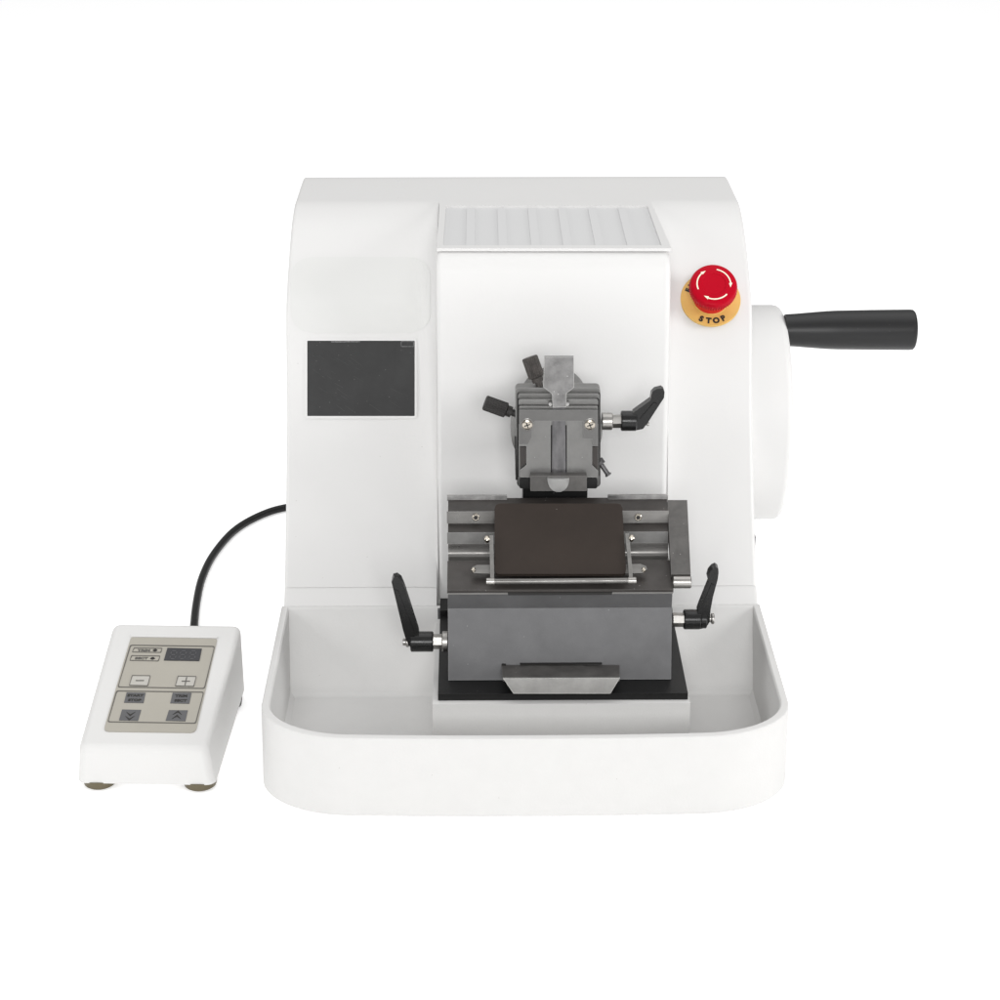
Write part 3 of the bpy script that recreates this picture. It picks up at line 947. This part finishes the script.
# black lower jaw with its half round boss
cprism('lower_black_bar', rrect(519.4, 597.3, 478.6, 488.5, 1.8, 3), 243, 252, m_black, clampb, bev=0.6)
lj = cprism('lower_jaw', rrect(530.3, 586.8, 475.8, 491.0, 0.8, 2), 232, 242.6, m_slide, clampb, bev=0.8)
bm = nb()
rows = []
for i in range(13):                      # shallow barrel-shaped boss with a half round lower edge
    v = i / 12
    hw = 10.9 * math.sqrt(max(0.0, 1 - (v * 0.985) ** 2.3))
    row = []
    for k in range(13):
        u = -1 + 2 * k / 12
        p = cp(558.3 + hw * u, 477.2 + 13.6 * v, 231.6)
        p.y -= 6.0 * math.sqrt(max(0, 1 - (hw * u / 11.5) ** 2)) * (1 - 0.45 * v)
        row.append(bm.verts.new(p))
    rows.append(row)
for r0, r1 in zip(rows, rows[1:]):
    for k in range(12): bm.faces.new((r0[k], r0[k + 1], r1[k + 1], r1[k]))
rim = rows[0] + [r[-1] for r in rows[1:]] + rows[-1][-2::-1] + [r[0] for r in rows[-2:0:-1]]
bk2 = [bm.verts.new((v.co.x, 232.5, v.co.z)) for v in rim]
for k in range(len(rim)):
    j = (k + 1) % len(rim)
    bm.faces.new((rim[k], bk2[k], bk2[j], rim[j]))
bm.faces.new(bk2)
obj('half_round_boss', bm, m_boss, lj)
# dark seam at left edge with its two tiny screws
cprism('side_seam', [(514.6, 437), (516.2, 437), (517.0, 480), (515.6, 480)], 256.5, 258.8, m_slot, clampb, bev=0)

# knurled thumb screws
def knob(Y, tip, root, r, mt, yl):
    a = cp(*root, Y); b = cp(tip[0], tip[1], Y + yl)
    d = (b - a).normalized(); L = (b - a).length
    bm = nb()
    lathe(bm, a, d, [(0, r * .45), (L * .16, r * .45), (L * .16, r * .72), (L * .30, r * .72), (L * .33, r), (L * .96, r), (L, r * .88), (L, 0)], 48)
    rr = random.random()
    for v in bm.verts:
        q = v.co - a; h = q.dot(d); rad = q - d * h
        if L * .32 < h < L * .97 and rad.length > r * .9:
            ax = Vector((0, 1, 0)); u = d.cross(ax).normalized(); w = d.cross(u)
            k = round(math.atan2(rad.dot(w), rad.dot(u)) / (2 * PI) * 48)
            if k % 2: v.co = a + d * h + rad * 0.93
    return obj('thumb_screw', bm, mt, clampb, smooth=False)
knob(262, (529.5, 357), (540, 386.5), 8.6, m_knob, 8)
knob(262, (484.5, 402.5), (516.5, 414), 8.2, mat('knurled_black_steel', (0.022, 0.02, 0.019), 0.4, 0.3, bump=(1600, 0.9, 0.0005)), 2)
# small sprung pin, lower right
bm = nb()
a = cp(599.5, 462, 262); b = cp(608.8, 475.5, 255)
cyl(bm, a, b, 2.6, 20)
d = (b - a).normalized()
cyl(bm, b - d * 2.2, b, 3.6, 20)
cyl(bm, a - d * 3, a + d * 3.5, 5.2, 6)
obj('spring_pin', bm, m_bar, clampb)

# ================================================================ REMOTE CONTROL
th = math.radians(-2.3)
FLc = aZ(77, 783, 9)
ex = Vector((math.cos(th), math.sin(th), 0)); ey = Vector((-math.sin(th), math.cos(th), 0))
Wc, Lc = 142.0, 212.0
H0, H1 = 39.0, 80.0
remote = thing('remote_control', 'small white wedge-shaped remote control with beige keypad, left of the microtome', 'remote control', tuple(FLc + ex * Wc / 2 + ey * Lc / 2 - Vector((0, 0, 9))))
def rc(u, v, w): return FLc + ex * u + ey * v + Vector((0, 0, w))
INS = 11.0      # the flanks lean in a little towards the top
bm = nb()
base = [rc(0, 0, 0), rc(Wc, 0, 0), rc(Wc, Lc, 0), rc(0, Lc, 0)]
TX0, TX1 = 1.0, Wc - 5.5
topc = [rc(3, 6, H0), rc(Wc - 6, 6, H0), rc(Wc + 0.5, Lc - 4, H1), rc(0, Lc - 4, H1)]
prism(bm, base, topc)
vert = [e for e in bm.edges if abs((e.verts[0].co - e.verts[1].co).z) > 30 and abs((e.verts[0].co - e.verts[1].co).normalized().z) > .9]
bmesh.ops.bevel(bm, geom=vert, offset=9, segments=5, profile=0.5, affect='EDGES')
es_ = [e for e in bm.edges if len(e.link_faces) == 2 and e.calc_face_angle(0) > math.radians(35) and min(v.co.z for v in e.verts) > 12 + 9]
bmesh.ops.bevel(bm, geom=es_, offset=6.5, segments=5, profile=0.5, affect='EDGES')
case = obj('casing', bm, m_ctrl, remote)
# keypad plane
k0 = topc[0]; kn = (topc[1] - topc[0]).cross(topc[3] - topc[0]).normalized()
ku = (topc[1] - topc[0]).normalized(); kv = kn.cross(ku).normalized()
def kp(x, y, off=0): return on_plane(x, y, k0 + kn * off, kn)
def kpz(X, Y):   # enlarged view coordinates -> photograph pixels
    return 60 + X / 4.762, 600 + Y / 4.762
def kz(X, Y, off=0): return kp(*kpz(X, Y), off)
def kquad(bm, c, h, off=0.8, mi=0, inset=0):
    prism(bm, [kz(X, Y, off) for X, Y in c], kn * h, mi)
def rpoly(c, r):
    out = []
    n = len(c)
    for i in range(n):
        p = Vector(c[i]); a = (Vector(c[i - 1]) - p).normalized(); b = (Vector(c[(i + 1) % n]) - p).normalized()
        rr = r[i] if isinstance(r, (list, tuple)) else r
        for k in range(5):
            t = k / 4
            out.append(tuple(p + a * rr * (1 - t) ** 2 + b * rr * t ** 2))
    return out
# raised lip behind the pad, then the pad
quad = [(338, 180), (750, 187), (646, 634), (206, 628)]
bm = nb(); kquad(bm, rpoly(quad, [12, 12, 26, 26]), 0.8, 0.1)
pad = obj('keypad', bm, m_panel, remote)
bm = nb()
prism(bm, [kz(X, Y, 0.1) for X, Y in ((338, 168), (752, 176), (750, 186), (336, 179))], kn * 1.6)
obj('keypad_lip', bm, m_ctrl, remote, bev=0.5)
def outline(bm, c, w, r, off, h):
    ctr = sum((Vector(p) for p in c), Vector((0, 0))) / len(c)
    O = rpoly(c, r); I = []
    for p in O:
        v = Vector(p) - ctr
        sx = (abs(v.x) - w) / abs(v.x) if abs(v.x) > w else 0; sy = (abs(v.y) - w) / abs(v.y) if abs(v.y) > w else 0
        I.append((ctr.x + v.x * sx, ctr.y + v.y * sy))
    ring(bm, [kz(*p, off) for p in O], [kz(*p, off) for p in I], kn * h)
bm = nb()
outline(bm, [(334, 214), (738, 220), (690, 424), (274, 417)], 4, 10, 0.8, 0.5)
outline(bm, [(268, 432), (686, 438), (648, 590), (226, 583)], 4, 10, 0.8, 0.5)
obj('field_outline', bm, m_line, pad, smooth=False)
# display window
bm = nb(); kquad(bm, [(512, 230), (676, 234), (664, 292), (495, 289)], 0.8)
dwin = obj('digit_display', bm, m_disp, pad)
bm = nb()
def kbasis(X, Y):
    c = kz(X, Y); return c
up2 = (kz(500, 200) - kz(488, 250))
rt2 = (kz(600, 300) - kz(500, 299))
def ktxt(bm, s, X, Y, size, off=1.7, squash=1.0, bold=0.0, thick=0.3):
    c = kz(X, Y, off)
    ru = rt2.normalized(); uu = up2.normalized()
    txt(bm, s, lambda u, v, w: c + ru * u + uu * v + kn * w, size, 0, thick, squash, bold + 0.1)
def segdigit(bm, cx, cy, w, h, t):
    sh = -0.22
    def q(x0, x1, y0, y1):
        prism(bm, [kz(cx + x + sh * (y), cy + y, 1.6) for x, y in ((x0, y0), (x1, y0), (x1, y1), (x0, y1))], kn * 0.3)
    for y in (-h, 0, h): q(-w + t, w - t, y - t / 2, y + t / 2)
    for x in (-w, w):
        q(x - t / 2, x + t / 2, -h + t, -t); q(x - t / 2, x + t / 2, t, h - t)
for cx in (540, 585, 632): segdigit(bm, cx, 262, 13, 19, 4.5)
obj('digit_segments', bm, m_seg, dwin, smooth=False)
# indicator frames TRIM, SECT
for (c, s, X, Y, lx, ly) in (([(352, 227), (488, 229), (482, 252), (343, 250)], 'TRIM', 400, 240, 453, 240), ([(340, 264), (478, 266), (470, 293), (331, 290)], 'SECT', 388, 278, 441, 279)):
    bm = nb(); outline(bm, c, 3.2, 4, 0.8, 0.5)
    ktxt(bm, s, X, Y, 4.9, 0.9, 1.25, 0.12, 0.45)
    k = nb()
    fr_ = obj('indicator_frame', bm, m_line, pad, smooth=False)
    ctr = kz(lx, ly, 0.9)
    lathe(k, ctr, kn, [(0, 2.0), (0.6, 2.0), (0.9, 1.4), (0.9, 0)], 20)
    obj('indicator_lamp', k, m_slot, pad)
    k = nb(); prism(k, [kz(lx - 13, ly, 0.85), kz(lx, ly - 6, 0.85), kz(lx + 13, ly, 0.85), kz(lx, ly + 6, 0.85)], kn * 0.35)
    obj('indicator_mark', k, m_slot, pad, smooth=False)
# minus / plus keys
for (c, s) in (([(343, 359), (431, 360), (419, 410), (329, 408)], '-'), ([(561, 362), (650, 364), (638, 413), (548, 411)], '+')):
    bm = nb(); kquad(bm, c, 0.5)
    key = obj('light_key', bm, m_key, pad)
    bm = nb()
    outline(bm, c, 2.6, 3, 1.2, 0.5)
    ctr = sum((Vector(p) for p in c), Vector((0, 0))) / 4
    def b2(x0, x1, y0, y1, h=0.4):
        prism(bm, [kz(ctr.x + x - 0.22 * y, ctr.y + y, 1.25) for x, y in ((x0, y0), (x1, y0), (x1, y1), (x0, y1))], kn * h)
    b2(-20, 20, -2, 2)
    if s == '+': b2(-2.2, 2.2, -19, 19, 0.5)
    obj('key_marking', bm, m_line, key, smooth=False)
# dark keys
for (c, s) in (([(318, 441), (408, 443), (398, 492), (305, 490)], 'START\nSTOP'), ([(537, 443), (627, 444), (616, 495), (525, 493)], 'TRIM\nSECT')):
    bm = nb(); kquad(bm, c, 0.6)
    key = obj('dark_key', bm, m_dkey, pad)
    ctr = sum((Vector(p) for p in c), Vector((0, 0))) / 4
    bm = nb()
    a, b = s.split('\n')
    ktxt(bm, a, ctr.x + 2, ctr.y - 12, 5.0, 1.45, 1.15, 0.10)
    ktxt(bm, b, ctr.x - 2, ctr.y + 10, 5.0, 1.45, 1.15, 0.10)
    obj('key_marking', bm, m_ink, key, smooth=False)
for (c, s) in (([(296, 523), (387, 525), (372, 577), (281, 574)], 1), ([(519, 526), (609, 527), (597, 579), (503, 576)], -1)):
    bm = nb(); kquad(bm, c, 0.6)
    key = obj('dark_key', bm, m_dkey, pad)
    ctr = sum((Vector(p) for p in c), Vector((0, 0))) / 4
    bm = nb()
    for dy in (-11, 9):
        for sx in (-1, 1):
            y0 = dy - 6 * s; y1 = dy + 6 * s
            pts = [(0, y1), (22 * sx, y0), (22 * sx, y0 - 4), (22 * sx, y0 + 5 * s - 2), (0, y1 + 8 * s)]
            pts = [(0, y1), (22 * sx, y0), (15 * sx, y0 + 7 * s), (0, y1 + 9 * s)]
            prism(bm, [kz(ctr.x + x - 0.22 * y, ctr.y + y, 1.4) for x, y in pts], kn * 0.35)
    obj('key_marking', bm, m_ink, key, smooth=False)
# feet
for u, v in ((20, 16), (Wc - 18, 16), (Wc - 17, Lc - 28), (20, Lc - 16)):
    bm = nb(); c = rc(u, v, 0)
    lathe(bm, (c.x, c.y, 0.3), (0, 0, 1), [(0, 14.5), (1.5, 16.5), (8.2, 17.5), (9.5, 17.5)], 40)
    obj('foot', bm, m_foot if v < 100 else m_black, remote)
bm = nb(); c = rc(Wc - 30, Lc - 4, 34)
c = rc(97, Lc - 2, 34)
cyl(bm, c, c + Vector((0, 16, 0)), 6.5, 24)
obj('cable_gland', bm, m_lever, remote)

# ================================================================ CABLE
def tube(name, pts, r, mt):
    cu = []
    P = [Vector(p) for p in pts]; P = [P[0] * 2 - P[1]] + P + [P[-1] * 2 - P[-2]]
    for i in range(1, len(P) - 2):
        a, b, c, d = P[i - 1:i + 3]
        for k in range(10):
            t = k / 10
            cu.append(0.5 * ((2 * b) + (c - a) * t + (2 * a - 5 * b + 4 * c - d) * t * t + (-a + 3 * b - 3 * c + d) * t ** 3))
    cu.append(P[-2])
    bm = nb(); rows = []; side = None
    for i, p in enumerate(cu):
        t = (cu[min(i + 1, len(cu) - 1)] - cu[max(i - 1, 0)]).normalized()
        u = t.cross(Vector((0, 0, 1)))
        u = u.normalized() if u.length > 1e-3 else Vector((1, 0, 0))
        w = t.cross(u)
        rows.append([bm.verts.new(p + (u * math.cos(a) + w * math.sin(a)) * r) for a in [2 * PI * k / 16 for k in range(16)]])
    for r0, r1 in zip(rows, rows[1:]):
        for k in range(16):
            bm.faces.new((r0[k], r0[(k + 1) % 16], r1[(k + 1) % 16], r1[k]))
    bm.faces.new(rows[0]); bm.faces.new(rows[-1][::-1])
    return obj(name, bm, mt)
cs = rc(97, Lc + 10, 34)
g0 = [aZ(x, y, 5.2) for x, y in ((194.0, 648), (194.3, 624), (197.0, 600), (202.5, 577), (214, 554), (234, 531), (259, 516), (286, 507.5))]
pts = [cs, cs + Vector((0, 20, -8))] + g0 + [Vector((-225, 800, 5.2)), Vector((-150, 815, 5.2)), Vector((-90, 790, 14)), Vector((-80, 754, 26))]
cab = tube('power_cable', pts, 4.9, m_cable)
cab['label'] = 'black rubber cable curving from the remote control round behind the microtome'
cab['category'] = 'cable'

# ================================================================ LIGHT
wd = bpy.data.worlds.new('World')
scene.world = wd
wd.use_nodes = True
wn = wd.node_tree
bg = wn.nodes['Background']
tc = wn.nodes.new('ShaderNodeTexCoord'); sep = wn.nodes.new('ShaderNodeSeparateXYZ')
mr = wn.nodes.new('ShaderNodeMapRange')
mr.inputs[1].default_value = 0.0; mr.inputs[2].default_value = 1.0
mr.inputs[3].default_value = 0.16; mr.inputs[4].default_value = 0.82      # dim studio walls, bright diffusing ceiling
wn.links.new(tc.outputs['Generated'], sep.inputs[0])
wn.links.new(sep.outputs['Z'], mr.inputs[0])
wn.links.new(mr.outputs[0], bg.inputs[1])
bg.inputs[0].default_value = (1, 1, 1, 1)

def area(name, loc, aim, sx, sy, power, col=(1, 1, 1)):
    l = bpy.data.lights.new(name, 'AREA')
    l.shape = 'RECTANGLE'; l.size = sx; l.size_y = sy; l.energy = power; l.color = col
    o = bpy.data.objects.new(name, l)
    COL.objects.link(o)
    o.location = loc
    o.rotation_euler = (Vector(aim) - Vector(loc)).to_track_quat('-Z', 'Y').to_euler()
    return o
area('front_softbox', (0.1, -2.9, 1.35), (0.0, 0.15, 0.15), 1.0, 0.8, 42)
area('left_softbox', (-2.1, -0.6, 0.95), (0.0, 0.25, 0.15), 0.8, 0.8, 13)
area('right_softbox', (2.1, -0.6, 0.95), (0.0, 0.25, 0.15), 0.8, 0.8, 22)
area('overhead_softbox', (0.0, 1.0, 2.6), (0, 0.9, 0), 3.0, 2.4, 25)

scene.view_settings.view_transform = 'Standard'
scene.view_settings.look = 'None'
scene.view_settings.exposure = 0
scene.view_settings.gamma = 1
scene.render.film_transparent = False
scene.cycles.max_bounces = 10
scene.cycles.diffuse_bounces = 6
